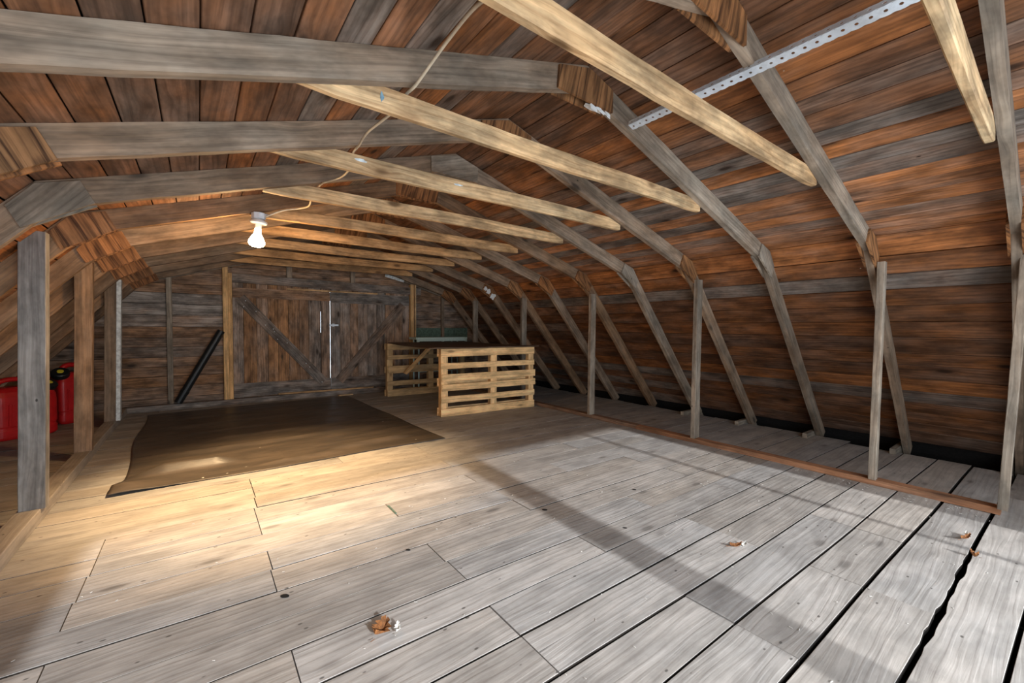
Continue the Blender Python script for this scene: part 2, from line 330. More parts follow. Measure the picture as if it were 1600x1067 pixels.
for i in range(len(edges) - 1):
    lo, hi = edges[i], edges[i + 1]
    js = joints.get(lo)
    if js is None:
        js = [x for x in (-2.4, -1.6, -0.8, 0, 0.8, 1.6, 2.4, 3.2) if rnd.random() < 0.28]
    xr = XR + rnd.uniform(-0.02, 0.03) + (0.12 if lo > 1.5 else 0) 
    cuts = [XL] + js + [xr]
    for a, b in zip(cuts, cuts[1:]):
        a2, b2 = a + 0.0025, b - 0.0025; n = max(2, int((b2 - a2) / 0.06)) if lo in (0.10, 0.335) else max(2, int((b2 - a2) / 0.2))
        zt = rnd.uniform(-0.0035, 0.0015)
        t = tint(rnd.uniform(0.15, 0.75), rnd.uniform(0.38, 0.62)); off = rnd.uniform(0, 30); vo = rnd.uniform(0, 9); b0 = len(mb.v)
        c = 0.0015
        for k in range(n + 1):
            x = a2 + (b2 - a2) * k / n; y0 = floor_y(lo, x, 1); y1 = floor_y(hi, x, -1)
            for (y, z) in ((y0, -0.03), (y0, zt - c), (y0 + c, zt), (y1 - c, zt), (y1, zt - c), (y1, -0.03)): mb.v.append(V(x, y, z))
        wv = [0, .03, .033, 0.033 + (hi - lo), 0.036 + (hi - lo), 0.066 + (hi - lo)]
        for k in range(n):
            q = b0 + 6 * k; ua = off + (b2 - a2) * k / n; ub = off + (b2 - a2) * (k + 1) / n
            for m_ in range(5):
                ids = (q + m_, q + 6 + m_, q + 7 + m_, q + 1 + m_)
                mb.face(ids, [(uu, vo + mb.v[a_].y) for uu, a_ in zip((ua, ub, ub, ua), ids)], t, 1 if m_ in (0, 4) else 0)  # board sides coloured dark so the gaps look shaded even in sun
        mb.face(tuple(b0 + m_ for m_ in range(6)), [(off, vo)] * 6, t); q = b0 + 6 * n
        mb.face(tuple(q + 5 - m_ for m_ in range(6)), [(off, vo)] * 6, t)
# dark deck under the gaps
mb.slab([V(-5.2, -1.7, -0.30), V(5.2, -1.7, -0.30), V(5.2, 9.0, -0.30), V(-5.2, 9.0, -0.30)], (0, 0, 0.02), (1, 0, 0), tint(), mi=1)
fl = mb.build('floor', [M['floor'], M['subfloor_gap_shade']]); tag(fl, 'worn grey floorboards running across the attic', 'floor', kind='structure')

# ---------------------------------------------------------------- roof sheathing
def boards(mb, dlist, fn, nrm, cols, y0, y1, mi=0, gap=0.006):
    for (a, b), (r, g) in zip(zip(dlist, dlist[1:]), cols):
        cutsy = [y0] + sorted(T(i) for i in range(0, 11) if rnd.random() < 0.16) + [y1]
        for ya, yb_ in zip(cutsy, cutsy[1:]):
            if yb_ - ya < 0.05: continue
            rr, gg = (r, g) if (ya < 1.1 and yb_ > 0.5) or rnd.random() < 0.55 else (rnd.random(), rnd.uniform(0.3, 0.6))
            p0, p1 = fn(a + gap / 2), fn(b - gap / 2); c = 0.0025; th = 0.022; e = (p1 - p0).normalized(); N = nrm
            z = rnd.uniform(0, 0.0025)
            prof3 = [p0 + N * (z + c), p0 + e * c + N * z, p1 - e * c + N * z, p1 + N * (z + c), p1 + N * th, p0 + N * th]
            o = V(0, ya + 0.001, 0); o2 = V(0, yb_ - 0.001, 0)
            b0 = len(mb.v); n = 6; t = tint(rr, gg); off = rnd.uniform(0, 30); vo = rnd.uniform(0, 9)
            for oo in (o, o2):
                for p in prof3: mb.v.append(p + oo)
            per = [0]
            for k in range(n): per.append(per[-1] + (prof3[(k + 1) % n] - prof3[k]).length)
            for k in range(n):
                k2 = (k + 1) % n
                mb.face((b0 + k, b0 + k2, b0 + n + k2, b0 + n + k), [(off, vo + per[k]), (off, vo + per[k + 1]), (off + yb_ - ya, vo + per[k + 1]), (off + yb_ - ya, vo + per[k])], t, mi)
            mb.face(tuple(b0 + k for k in range(n)), [(off, vo)] * n, t, mi); mb.face(tuple(b0 + n + k for k in reversed(range(n))), [(off, vo)] * n, t, mi)
RU = [0.0, 0.15, 0.293, 0.445, 0.60, 0.76, 0.924, 1.06, 1.237, 1.376, 1.537, 1.673, 1.84, 1.995, 2.149, 2.306, 2.453, 2.604, su_n]
RUc = [(.6, .16), (.6, .14), (.7, .18), (.75, .2), (.95, .5), (.75, .36), (.35, .42), (.65, .42), (.08, .55), (1, .9), (.05, .7), (.15, .5), (.8, 1), (.7, .9), (.85, .95), (.3, .7), (.65, .95), (.7, .85), (.7, .6)]  # boards near the knee tinted lighter, standing in for low front light
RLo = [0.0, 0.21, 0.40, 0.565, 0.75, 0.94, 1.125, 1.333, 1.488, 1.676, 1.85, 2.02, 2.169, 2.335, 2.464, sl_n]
RLc = [(r_, g_ - (.26 if k_ > 2 else .10)) for k_, (r_, g_) in enumerate([(1, .92), (.85, .5), (.1, .55), (.75, .42), (.85, .36), (.9, .42), (.7, .3), (.75, .36), (.7, .3), (.95, .58), (.2, .45), (.75, .4), (.8, .38), (.7, .4), (.5, .42)])]  # red-brown boards darkened further to paint in the shade at lower right
LU = [0.0, 0.15, 0.30, 0.46, 0.602, 0.753, 0.923, 1.061, 1.212, 1.367, 1.515, 1.67, 1.818, 1.969, 2.117, 2.265, 2.42, 2.57, su_n]
LUc = [(.7, .36), (.65, .34), (.6, .36), (.7, .4), (.1, .5), (.95, .55), (.8, .55), (.05, .7), (.85, .72), (.08, .62), (.7, .55), (.5, .34), (.6, .32), (.7, .35), (.5, .35), (.7, .4), (.8, .45), (.7, .4)]
LLo = [sl_n * i / 16 for i in range(17)]
LLc = [(rnd.uniform(.5, 1), rnd.uniform(.35, .6)) for _ in range(16)]
mb = MB()
boards(mb, RU, lambda d: rup(d, 1), NU[1], RUc, YF, YB + 0.1)
boards(mb, LU, lambda d: rup(d, -1), NU[-1], LUc, YF, YB + 0.1)
for s in (1, -1):   # outer skin, added to stop sky light leaking between the boards
    a, b = rup(-0.02, s) + NU[s] * 0.05, rup(su_n + 0.06, s) + NU[s] * 0.05
    mb.slab([a + V(0, YF - .2, 0), b + V(0, YF - .2, 0), b + V(0, YB + .3, 0), a + V(0, YB + .3, 0)], NU[s] * 0.02, (0, 1, 0), tint(), mi=1)
ce = mb.build('ceiling', [M['roof'], M['dark']]); tag(ce, 'rust-brown roof boards of the two upper slopes', 'ceiling', kind='structure')
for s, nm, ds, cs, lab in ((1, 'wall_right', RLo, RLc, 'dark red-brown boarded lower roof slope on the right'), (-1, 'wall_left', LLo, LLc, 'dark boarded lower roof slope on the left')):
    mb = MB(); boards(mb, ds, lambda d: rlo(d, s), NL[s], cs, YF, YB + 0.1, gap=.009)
    a, b = rlo(-0.05, s) + NL[s] * 0.05, rlo(sl_n + 0.55, s) + NL[s] * 0.05
    mb.slab([a + V(0, YF - .2, 0), b + V(0, YF - .2, 0), b + V(0, YB + .3, 0), a + V(0, YB + .3, 0)], NL[s] * 0.02, (0, 1, 0), tint(), mi=1)  # backing added outside the slope to block sky light through the gaps
    o = mb.build(nm, [M['roof'], M['dark']]); tag(o, lab, 'wall', kind='structure')

# ---------------------------------------------------------------- back gable wall
def roof_z(x):
    x = abs(x)
    return ZR - (ZR - ZK) * x / XK if x < XK else ZK - (ZK - ZF) * (x - XK) / (W - XK)
def roof_x(z):
    return XK * (ZR - z) / (ZR - ZK) if z > ZK else XK + (W - XK) * (ZK - z) / (ZK - ZF)
DX0, DX1, DZ0, DZ1, DMID = -1.44, 1.70, 0.10, 2.03, 0.118
mb = MB()
zs = [0.0, 0.18, 0.36, 0.52, 0.67, 0.82, 0.98, 1.13, 1.30, 1.48, 1.66, 1.83, 1.98, 2.14, 2.30, 2.46, 2.62, 2.78, 2.90]
wc = [(.3, .34), (.55, .45), (.6, .5), (.5, .42), (.6, .46), (.4, .38), (.3, .36), (.85, .5), (.02, .72), (.1, .62), (-.0, .60), (.9, .55), (.7, .45), (.5, .5), (.6, .4), (.6, .4), (.6, .35), (.6, .35)]
def siding(x0, x1, za, zb, rg):
    t = tint(*rg); c = 0.003
    xa = max(x0, -roof_x(zb)); xb = min(x1, roof_x(zb)); xa0 = max(x0, -roof_x(za)); xb0 = min(x1, roof_x(za))
    if xb - xa < 0.02: return
    mb.slab([V(xa0, YB, za + c), V(xb0, YB, za + c), V(xb, YB, zb - c), V(xa, YB, zb - c)], (0, 0.02, 0), (1, 0, 0), t, rough=0.0015)
for (za, zb), rg in zip(zip(zs, zs[1:]), wc):
    for x0, x1 in ((-4.4, DX0), (DX0, DX1), (DX1, 4.4)):
        if x0 == DX0 and zb <= DZ1 + 0.12: continue
        r2 = (rg[0] + rnd.uniform(-.15, .3), rg[1] * (1 if x0 < -2 else .85)) if x0 == -4.4 else (min(1, rg[0] * .4 + .4), .42)
        siding(x0, x1, za if x0 != DX0 else max(za, DZ1), zb, r2)
for x0, x1, z0, z1 in ((-4.6, DX0 + 0.02, -0.35, 3.0), (DX1 - 0.02, 4.6, -0.35, 3.0), (DX0 - .06, DX1 + .06, DZ1 - .03, 3.0), (DX0 - .06, DX1 + .06, -0.35, 0.13)):
    mb.slab([V(x0, YB + 0.034, z0), V(x1, YB + 0.034, z0), V(x1, YB + 0.034, z1), V(x0, YB + 0.034, z1)], (0, 0.05, 0), (1, 0, 0), tint(), mi=1)  # dark backing added so no sky shows through the siding
bw = mb.build('wall_back', [M['wall'], M['dark']]); tag(bw, 'back gable wall of rough horizontal boards', 'wall', kind='structure')
# frame of the loading doors
YT = YB - 0.045
def trim(name, p0, p1, w, d, up, label, rg, mat='wall'):
    m = MB(); m.beam(p0, p1, w, d, up, tint(*rg), 0.004, 6, 0.0008); return tag(m.build(name, M[mat]), label, 'trim', kind='structure')
trim('trim_1', (-1.535, YT, 0.06), (-1.535, YT, 2.34), 0.075, 0.09, (0, 1, 0), 'tan door post left of the loading doors, outer', (.65, .5), 'pallet')
trim('trim_2', (-1.468, YT + .008, 0.06), (-1.468, YT + .008, 2.20), 0.055, 0.075, (0, 1, 0), 'tan door post left of the loading doors, inner', (.7, .5), 'pallet')
trim('trim_3', (1.745, YT, 0.06), (1.745, YT, 2.22), 0.075, 0.09, (0, 1, 0), 'tan door post right of the loading doors', (.6, .4), 'pallet')
trim('trim_4', (-1.44, YT - .005, 2.125), (1.95, YT - .005, 2.075), 0.05, 0.15, (0, 0, 1), 'dark header beam over the loading doors', (.25, .38))
trim('trim_5', (-2.80, YT - .02, 0.045), (2.75, YT - .02, 0.045), 0.10, 0.09, (0, 0, 1), 'grey sill beam along the foot of the back wall', (.2, .36))
# two loading door leaves
def door(nm, x0, x1, lab, hinge, cols, rails):
    root = thing(nm, lab, 'door', ((x0 + x1) / 2, YB, DZ0)); root['kind'] = 'structure'
    m = MB(); x = x0; wds = []
    stops = [-0.051, x1] if nm == 'door_1' else [x1]
    for xe in stops:
        while x < xe - 0.01:
            w = min(rnd.uniform(0.15, 0.2), xe - x)
            if xe - x - w < 0.06: w = xe - x
            wds.append((x, x + w)); x += w
    for a, b in wds:
        if nm == 'door_1' and abs(b + .051) < .001: b -= .003
        if nm == 'door_1' and abs(a + .051) < .001: a += .003
        t = tint(rnd.choice(cols), rnd.uniform(.42, .72))
        m.slab([V(a + .0025, YB - .002, DZ0 - .01), V(b - .0025, YB - .002, DZ0 - .01), V(b - .0025, YB - .002, DZ1 + 0.02), V(a + .0025, YB - .002, DZ1 + 0.02)], (0, 0.022, 0), (0, 0, 1), t, rough=0.0015)
    m.build('plank_panel', M['wall'], root)
    m = MB()
    if nm == 'door_1':
        for a, b, z0, z1 in ((x0, -0.056, DZ0, DZ1), (-0.046, x1, DZ0, DZ1), (-0.06, -0.04, DZ0, 1.2), (-0.06, -0.04, 1.6, DZ1)):
            m.slab([V(a, YB + .021, z0), V(b, YB + .021, z0), V(b, YB + .021, z1), V(a, YB + .021, z1)], (0, 0.012, 0), (0, 0, 1), tint())
    else:
        m.slab([V(x0, YB + .021, DZ0), V(x1, YB + .021, DZ0), V(x1, YB + .021, DZ1), V(x0, YB + .021, DZ1)], (0, 0.012, 0), (0, 0, 1), tint())
    m.build('light_block_panel', M['dark'], root)  # dark panel added behind the planks to stop daylight leaks
    for n_, z0, z1, rg, w in rails:
        m = MB(); m.slab([V(x0 + .004, YB - .026, z0), V(x1 - .004, YB - .026, z0 - (.0)), V(x1 - .004, YB - .026, z1), V(x0 + .004, YB - .026, z1)], (0, 0.024, 0), (1, 0, 0), tint(*rg), rough=0.002); m.build(n_, M['wall'], root)
    return root
d1 = door('door_1', DX0 + .004, DMID - 0.004, 'left plank loading door with diagonal brace falling to the right', -1, (.55, .75, .9, .3), (('top_rail', 1.80, 1.965, (.75, .66), 0), ('bottom_rail', 0.10, 0.335, (.1, .42), 0)))
d2 = door('door_2', DMID + 0.005, DX1, 'right plank loading door with diagonal brace rising to the right', 1, (.25, .4, .6), (('top_rail', 1.77, 1.97, (.0, .40), 0), ('bottom_rail', 0.10, 0.33, (.1, .36), 0)))
def brace(root, x0, x1, z0, z1, w, rg):
    m = MB(); m.beam((x0, YB - .018, z0), (x1, YB - .018, z1), w, 0.024, (0, 1, 0), tint(*rg), .003, 8, .001); return m.build('diagonal_brace', M['wall'], root)
brace(d1, -1.33, -0.02, 1.80, 0.27, 0.17, (.2, .30)); brace(d2, 0.27, 1.56, 0.27, 1.78, 0.17, (.45, .32))
m = MB()
for _ in range(11):
    q = rnd.random(); p = V(-1.33 + 1.31 * q, YB - 0.031, 1.80 - 1.53 * q) + V(rnd.uniform(-.05, .05), 0, rnd.uniform(-.05, .05)); m.lathe([(0.007, 0), (0.007, .003)], p, 8, (0, -1, 0))
m.build('nail_head', M['galv'], d1)['kind'] = 'stuff'
m = MB(); m.beam((DMID - .03, YB - .034, 1.345), (DMID + .14, YB - .034, 1.345), 0.035, 0.012, (0, 1, 0)); m.beam((DMID + .02, YB - .045, 1.345), (DMID + .06, YB - .045, 1.345), .06, .014, (0, 1, 0))
m.tube([(DMID - .025, YB - .04, 1.33), (DMID - .025, YB - .065, 1.34), (DMID - .025, YB - .065, 1.36), (DMID - .025, YB - .04, 1.37)], .006)
lt = m.build('sliding_bolt', M['galv'], d2); lt['label'] = 'bright metal sliding bolt'
# framing studs of the gable wall
def stud(x, z0, z1, lab, rg, w=0.05, d=0.05):
    m = MB(); m.beam((x, YB - .032, z0), (x, YB - .032, z1), w, d, (0, 1, 0), tint(*rg), .003, 6, .001); return tag(m.build('wall_stud', M['rafter']), lab, 'stud', 'studs of the back gable wall')
stud(-2.26, 0.09, 2.14, 'thin grey stud on the back wall left of the leaning black pipe', (.1, .55), .07)
stud(-0.58, 2.19, 2.60, 'short stub stud above the left loading door', (.2, .45), .09)
stud(0.53, 2.17, 2.62, 'short stub stud above the right loading door', (.2, .45), .09)
stud(2.49, 0.09, 2.08, 'thin stud on the back wall behind the wooden pallets', (.4, .42), .07)
# rafters lying against the gable wall
def offset_chain(d):
    pts = [V(-W - .06, 0, ZF - .068), V(-XK, 0, ZK), V(0, 0, ZR), V(XK, 0, ZK), V(W + .06, 0, ZF - .068)]
    ns = [NL[-1], NU[-1], NU[1], NL[1]]
    out = [pts[0] - ns[0] * d]
    for i in (1, 2, 3):
        a, b = ns[i - 1], ns[i]; h = (a + b).normalized(); out.append(pts[i] - h * (d / h.dot(a)))
    out.append(pts[4] - ns[3] * d); return out
OUT, INN = offset_chain(0.0005), offset_chain(0.142)
# ---------------------------------------------------------------- trusses
GUS_K = [(2.707, 1.955), (2.598, 2.087), (2.424, 2.141), (2.365, 2.02), (2.655, 1.845)]
GUS_R = [(-0.25, 2.816), (0, 2.886), (0.22, 2.822), (0.215, 2.685), (-0.25, 2.685)]
ordn = ['nearest', 'second', 'third', 'fourth', 'fifth', 'sixth', 'seventh', 'eighth', 'ninth', 'tenth', 'eleventh']
tr_lab = ['roof truss at the right edge of the photo, nearest the camera',
 'second roof truss, orange plywood ridge plate cut by the top edge of the photo',
 'roof truss with pale red-brown ridge plate and torn white paper under its ridge',
 'fourth roof truss from the camera, orange ridge plate half hidden by a pale tie',
 'fifth roof truss, with a smooth grey plate on its left knee',
 'sixth roof truss, striped orange plate at its left knee, carrying the lit bulb',
 'seventh roof truss, first one behind the lit bulb',
 'eighth roof truss from the camera, above the middle left post',
 'ninth roof truss, torn white paper on its right knee',
 'tenth roof truss, above the white-edged left post',
 'eleventh and farthest roof truss, close to the back wall']
def xz(p, y): return V(p[0], y, p[1])
for i in range(11):
    y = T(i); ya = y - .025
    root = thing('roof_truss', tr_lab[i], 'roof truss', (0, y, 0.05), 'gambrel roof trusses')
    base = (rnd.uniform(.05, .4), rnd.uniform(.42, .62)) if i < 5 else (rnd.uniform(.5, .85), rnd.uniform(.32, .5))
    for k, nm in ((0, 'lower_rafter'), (1, 'upper_rafter'), (2, 'upper_rafter'), (3, 'lower_rafter')):
        a, b, c, d = OUT[k], OUT[k + 1], INN[k + 1], INN[k]
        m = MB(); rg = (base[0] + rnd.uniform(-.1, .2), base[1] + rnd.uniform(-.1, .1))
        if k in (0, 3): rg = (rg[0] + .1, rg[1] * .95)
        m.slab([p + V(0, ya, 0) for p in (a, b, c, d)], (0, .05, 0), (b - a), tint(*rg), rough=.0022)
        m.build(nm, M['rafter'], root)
    ply = {0: 1, 1: 1, 2: 1, 3: 1, 4: 0, 5: 1, 6: 1, 7: 1, 8: 1, 9: 1, 10: 1}[i]
    rid_ply = {2: 2, 4: 0}.get(i, 1)
    for s in (-1, 0, 1):
        for yy in (ya - .016, ya + .050):
            m = MB()
            if s == 0: poly = [xz((p[0] + rnd.uniform(-.008, .008), p[1] + rnd.uniform(-.004, .002)), yy) for p in GUS_R]; nm = 'ridge_gusset'
            else:
                poly = [xz((s * p[0], p[1] + rnd.uniform(-.008, .0)), yy) for p in GUS_K]; nm = 'knee_gusset'
                if s < 0: poly.reverse()
            pl = (rid_ply if s == 0 else ply)
            if s == 1 and i in (2, 4): pl = 0
            if s == 0 and i == 4: pl = 0
            if pl: tt = tint(rnd.uniform(.2, .9), rnd.uniform(.4, .6)) if pl == 1 else tint(.3, .42)
            else: tt = tint(.1, .40 if s < 0 else .55)
            g = V(1, 0, .35) if s == 0 else V(.6, 0, -.8 * s) if s else V(1, 0, 0)
            if pl and s == 0: g = V(.25, 0, 1)
            if pl and s == -1: g = V(.45, 0, -.9)
            m.slab(poly, (0, .016, 0), g, tt)
            m.build(nm, M['plywood'] if pl else M['rafter'], root)
# rafter pair fixed to the back wall
root = thing('gable_rafter', 'dark rafter following the roof line flat against the back wall', 'rafter', (0, YB - .04, 2.0))
for k in (1, 2):
    a, b, c, d = OUT[k], OUT[k + 1], INN[k + 1], INN[k]; m = MB()
    m.slab([p + V(0, YB - .05, 0) for p in (a, b, c, d)], (0, .045, 0), (b - a), tint(.2, .42), rough=.002); m.build('rafter', M['rafter'], root)

# ---------------------------------------------------------------- collar ties
tie_lab = ['pale collar tie end hanging at the top right corner of the photo', 'pale knotty collar tie crossing the top centre of the photo', 'second pale collar tie, with a small blue mark at its left end',
 'third pale collar tie, with a white scrape near its left end', 'fourth pale collar tie, in front of the lit bulb', 'fifth collar tie, its left end beside the bulb box', 'sixth collar tie, first one behind the bulb',
 'seventh collar tie, second one behind the bulb', 'eighth collar tie, third one behind the bulb', 'ninth collar tie, nearest the back wall and darkest']
for i in range(10):
    y = T(i) + .025 + .022; x0, x1 = -1.56 + rnd.uniform(-.04, .04), 1.38 + rnd.uniform(-.03, .04)
    if i == 1: x1 = 1.42
    m = MB(); zc = 2.325 + (rnd.uniform(-.006, .006) if i > 4 else 0); fr = []
    wn = 10; hh, ww = .052, .02
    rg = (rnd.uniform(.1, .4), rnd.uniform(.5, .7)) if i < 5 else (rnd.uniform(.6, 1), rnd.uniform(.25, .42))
    X0 = V(0, -1, 0)
    prof = [(-ww, -hh + .006), (-ww + .006, -hh), (ww - .006, -hh), (ww, -hh + .006), (ww, hh - .003), (ww - .003, hh), (-ww + .003, hh), (-ww, hh - .003)]
    for k in range(wn * 2 + 1):
        q = k / (wn * 2); o = V(x0 + (x1 - x0) * q, y, zc + (.004 * math.sin(q * 7 + i)))
        sc = 1 + rnd.uniform(-.04, .04) if i < 3 else 1
        if q in (0, 1): sc = .86
        fr.append((o, V(0, -1, 0), V(0, 0, 1) * sc))
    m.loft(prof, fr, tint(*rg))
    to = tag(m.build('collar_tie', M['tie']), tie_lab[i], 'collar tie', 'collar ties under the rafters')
    for k_, mx, mz, mw, mh, mt in ((2, -1.245, 2.328, .012, .026, 'bluepaint'), (3, -1.09, 2.342, .045, .012, 'paint'), (3, -.40, 2.335, .05, .008, 'paint')):
        if k_ != i: continue
        m = MB(); pts = []
        for q in range(11):
            a_ = 2 * math.pi * q / 11; rr_ = rnd.uniform(.55, 1); pts.append(V(mx + mw * rr_ * math.cos(a_), y - ww - .0015, mz + mh * rr_ * math.sin(a_)))
        m.slab(pts, (0, .003, 0), (1, 0, 0), tint()); pm = m.build('paint_mark', M[mt], to); pm['label'] = 'blue smear' if mt == 'bluepaint' else 'white scrape'

# ---------------------------------------------------------------- knee wall plates and posts
ZP = 0.05
m = MB(); m.beam((2.70, 0.235, ZP / 2), (2.70, 3.335, ZP / 2), .10, ZP, (0, 0, 1), tint(.85, .62), .003, 14, .0012)
tag(m.build('sole_plate', M['plate']), 'near red-brown sole plate along the right floor, under the two nearest posts', 'sole plate', 'sole plates of the knee walls')
m = MB(); m.beam((2.72, 3.345, ZP / 2), (2.70, 8.30, ZP / 2), .10, ZP, (0, 0, 1), tint(.35, .36), .003, 14, .0012)
tag(m.build('sole_plate', M['plate']), 'darker far sole plate along the right floor, running behind the pallets', 'sole plate', 'sole plates of the knee walls')
ZL = .09
m = MB(); m.beam((-2.82, -.95, ZL / 2), (-2.82, 8.30, ZL / 2), .115, ZL, (0, 0, 1), tint(.95, .46), .004, 24, .0012)
tag(m.build('sole_plate', M['floor']), 'pale reddish sole plate along the left floor', 'sole plate', 'sole plates of the knee walls')
def post(name, base, top, wx, wy, lab, rg, grp, mat='rafter', paint=False):
    root = None
    m = MB(); b, t_ = V(*base), V(*top)
    m.beam(b, t_, wx, wy, (0, 1, 0), tint(*rg), .003, 10, .0012)
    if paint:
        root = thing(name, lab, 'post', base, grp); m.build('timber', M[mat], root)
        m2 = MB(); x = wx / 2 - .012
        m2.slab([b + V(x, -wy / 2 - .014, .0), t_ + V(x, -wy / 2 - .014, -.02), t_ + V(x, wy / 2, -.02), b + V(x, wy / 2, 0)], (.042, 0, 0), (0, 0, 1), tint(), rough=.004, step=.05)
        e = m2.build('painted_edge', M['paint'], root); e['label'] = 'edge covered in flaking white paint'; return root
    return tag(m.build(name, M[mat]), lab, 'post', grp)
pl_r = ['leaning grey knee wall post at the right edge of the photo', 'grey-green knee wall post on the right, second from the camera', 'slim greenish post on the right wall, standing midway between pallet and second post',
        'slim post on the right just beyond the wooden pallet', 'post rising behind the right end of the pallet', 'farthest right post, in the dark back corner behind the pallet']
RXC = 2.69
post('knee_wall_post', (2.655, .225, ZP), (2.70, .17, 1.98), .09, .05, pl_r[0], (.15, .58), 'right knee wall posts')
post('knee_wall_post', (2.675, T(1) - .055, ZP), (2.66, T(1) - .07, 1.885), .075, .05, pl_r[1], (.2, .62), 'right knee wall posts')
for i, lb in ((3, 2), (5, 3), (7, 4), (9, 5)):
    zt = {3: 1.88, 5: 1.815, 7: 1.84, 9: 1.87}[i]
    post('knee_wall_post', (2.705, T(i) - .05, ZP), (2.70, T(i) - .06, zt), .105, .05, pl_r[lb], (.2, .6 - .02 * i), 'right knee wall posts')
pl_l = ['tall weathered grey post with nail holes on the left, nearest the camera', 'brown post on the left, second from the camera, before the red can', 'third left post with a white painted edge']
for i, lb, rg in ((5, 0, (.1, .50)), (7, 1, (.75, .62)), (9, 2, (.45, .42))):
    zt = {5: 1.935, 7: 1.93, 9: 1.92}[i]
    # sloped top follows the rafter
    post('knee_wall_post', (-2.815 + (.012 if i == 5 else 0), T(i) - .09, ZL), (-2.775 + (.012 if i == 5 else 0), T(i) - .09, zt), .125, .09, pl_l[lb], rg, 'left knee wall posts', mat='grey_post' if i == 5 else 'rafter', paint=(i == 9))
# floor joist ends showing beyond the floor edge on the right
jl = ['floor joist end under the foot of the second roof truss', 'floor joist end under the foot of the third roof truss', 'floor joist end under the foot of the fourth roof truss', 'floor joist end under the foot of the fifth roof truss', 'floor joist end at the foot of the truss beside the right edge']
for k, i in enumerate((1, 2, 3, 4, 0)):
    m = MB(); m.beam((3.98, T(i) + .06, -.02), (4.62, T(i) + .06, -.02), .05, .15, (0, 0, 1), tint(.1, .6), .003)
    tag(m.build('floor_joist', M['rafter']), jl[k], 'joist', 'joist ends at the right eave')
# eave closing
for s, nm in ((1, 'trim_6'), (-1, 'trim_7')):
    m = MB(); m.slab([V(s * 4.72, YF - .1, -.32), V(s * 4.72, YB + .1, -.32), V(s * 4.72, YB + .1, -.02), V(s * 4.72, YF - .1, -.02)], (s * .04, 0, 0), (0, 1, 0), tint(.4, .3))
    tag(m.build(nm, M['roof']), 'dark eave board closing the %s edge' % ('right' if s > 0 else 'left'), 'trim', kind='structure')

# ---------------------------------------------------------------- front gable (unseen, behind the camera), doorway shaped to place the daylight
OX0, OX1, OZ0, OZ1 = -2.58, 2.35, 0.15, 2.03
mb = MB()
def fpoly(p): mb.slab([V(x, YF, z) for x, z in p], (0, -.04, 0), (1, 0, 0), tint(.5, .4))
fpoly([(-4.75, -.35), (4.75, -.35), (4.36, OZ0), (-4.36, OZ0)])
fpoly([(-4.36, OZ0), (-3.05, OZ0), (-3.05, 1.59)]); fpoly([(-3.05, 1.5), (OX0, 1.5), (OX0, 2.1), (-XK, 2.1), (-3.05, 1.59)]); fpoly([(OX1, OZ0), (4.36, OZ0), (XK, 2.1), (OX1, 2.1)]); fpoly([(OX0, OZ1), (OX1, OZ1), (OX1, 2.1), (OX0, 2.1)])  # left side notched open so the sun covers the near left floor
fpoly([(-XK, 2.1), (XK, 2.1), (0, 2.95)])
fw = mb.build('wall_front', M['wall']); tag(fw, 'unseen front gable wall behind the camera, its wide doorway shaped for the daylight', 'wall', kind='structure')
m = MB(); 
m.beam((0.06, YF - .02, OZ0), (0.06, YF - .02, OZ1), .24, .07, (0, 1, 0), tint(.4, .4)); m.beam((1.76, YF - .02, OZ0), (1.76, YF - .02, OZ1), .05, .05, (0, 1, 0), tint(.4, .4))
tag(m.build('trim_8', M['rafter']), 'upright posts dividing the front doorway behind the camera', 'trim', kind='structure')

# ---------------------------------------------------------------- pallets, sheet on top, folding table
def pallet(loc, rot, length, fronts, backs, lab, rgs):
    root = thing('wooden_pallet', lab, 'pallet', loc, 'pallets standing on edge at the back right')
    root.rotation_euler = (0, 0, rot)
    o = V(*loc); H = 1.0
    def P(x, y, z): return o + V(x, y, z)
    for (z0, z1) in fronts:
        m = MB(); w = rnd.uniform(-.012, .012); m.beam(P(w, .011, (z0 + z1) / 2), P(length + w, .011, (z0 + z1) / 2), .022, z1 - z0, (0, 0, 1), tint(*rgs), .003, 6, .001); m.build('deck_slat', M['pallet'], root)
    for (z0, z1) in backs:
        m = MB(); m.beam(P(-.015, .129, (z0 + z1) / 2), P(length, .129, (z0 + z1) / 2), .022, z1 - z0, (0, 0, 1), tint(*rgs), .003, 6, .001); m.build('back_slat', M['pallet'], root)
    for x, w in ((.055, .11), (length * .535, .11), (length - .06, .10)):
        m = MB(); m.beam(P(x, .07, .005), P(x, .07, .995), w, .094, (0, 1, 0), tint(rgs[0] - .1, rgs[1] + .05), .003, 5, .001); m.build('stringer', M['pallet'], root)
    return root
FS = [(0.0, .115), (.20, .295), (.375, .475), (.515, .625), (.705, .79), (.885, 1.0)]
pallet((0.925, 5.455, 0.0), math.radians(-4.9), 1.665, FS, [(0, .12), (.44, .56), (.88, 1.0)], 'bright tan wooden pallet standing on edge in front of the other', (.4, .72))
pallet((0.93, 7.64, 0.0), math.radians(-2), 1.66, [(0.0, .12), (.20, .29), (.44, .58), (.70, .78), (.88, 1.0)], [(0, .12), (.44, .56), (.88, 1.0)], 'duller wooden pallet standing on edge behind, near the loading doors', (.15, .2))
m = MB()
nx, ny = 10, 14; b0 = len(m.v)
cor = [V(.70, 5.40, 1.012), V(2.61, 5.24, 1.012), V(2.64, 7.74, 1.012), V(.98, 7.74, 1.012)]
top = [[cor[0].lerp(cor[1], i / nx).lerp(cor[3].lerp(cor[2], i / nx), j / ny) + V(0, 0, -.014 * math.sin(math.pi * j / ny) + .004 * math.sin(i * 1.3)) for i in range(nx + 1)] for j in range(ny + 1)]
tt = tint(.5, .5)
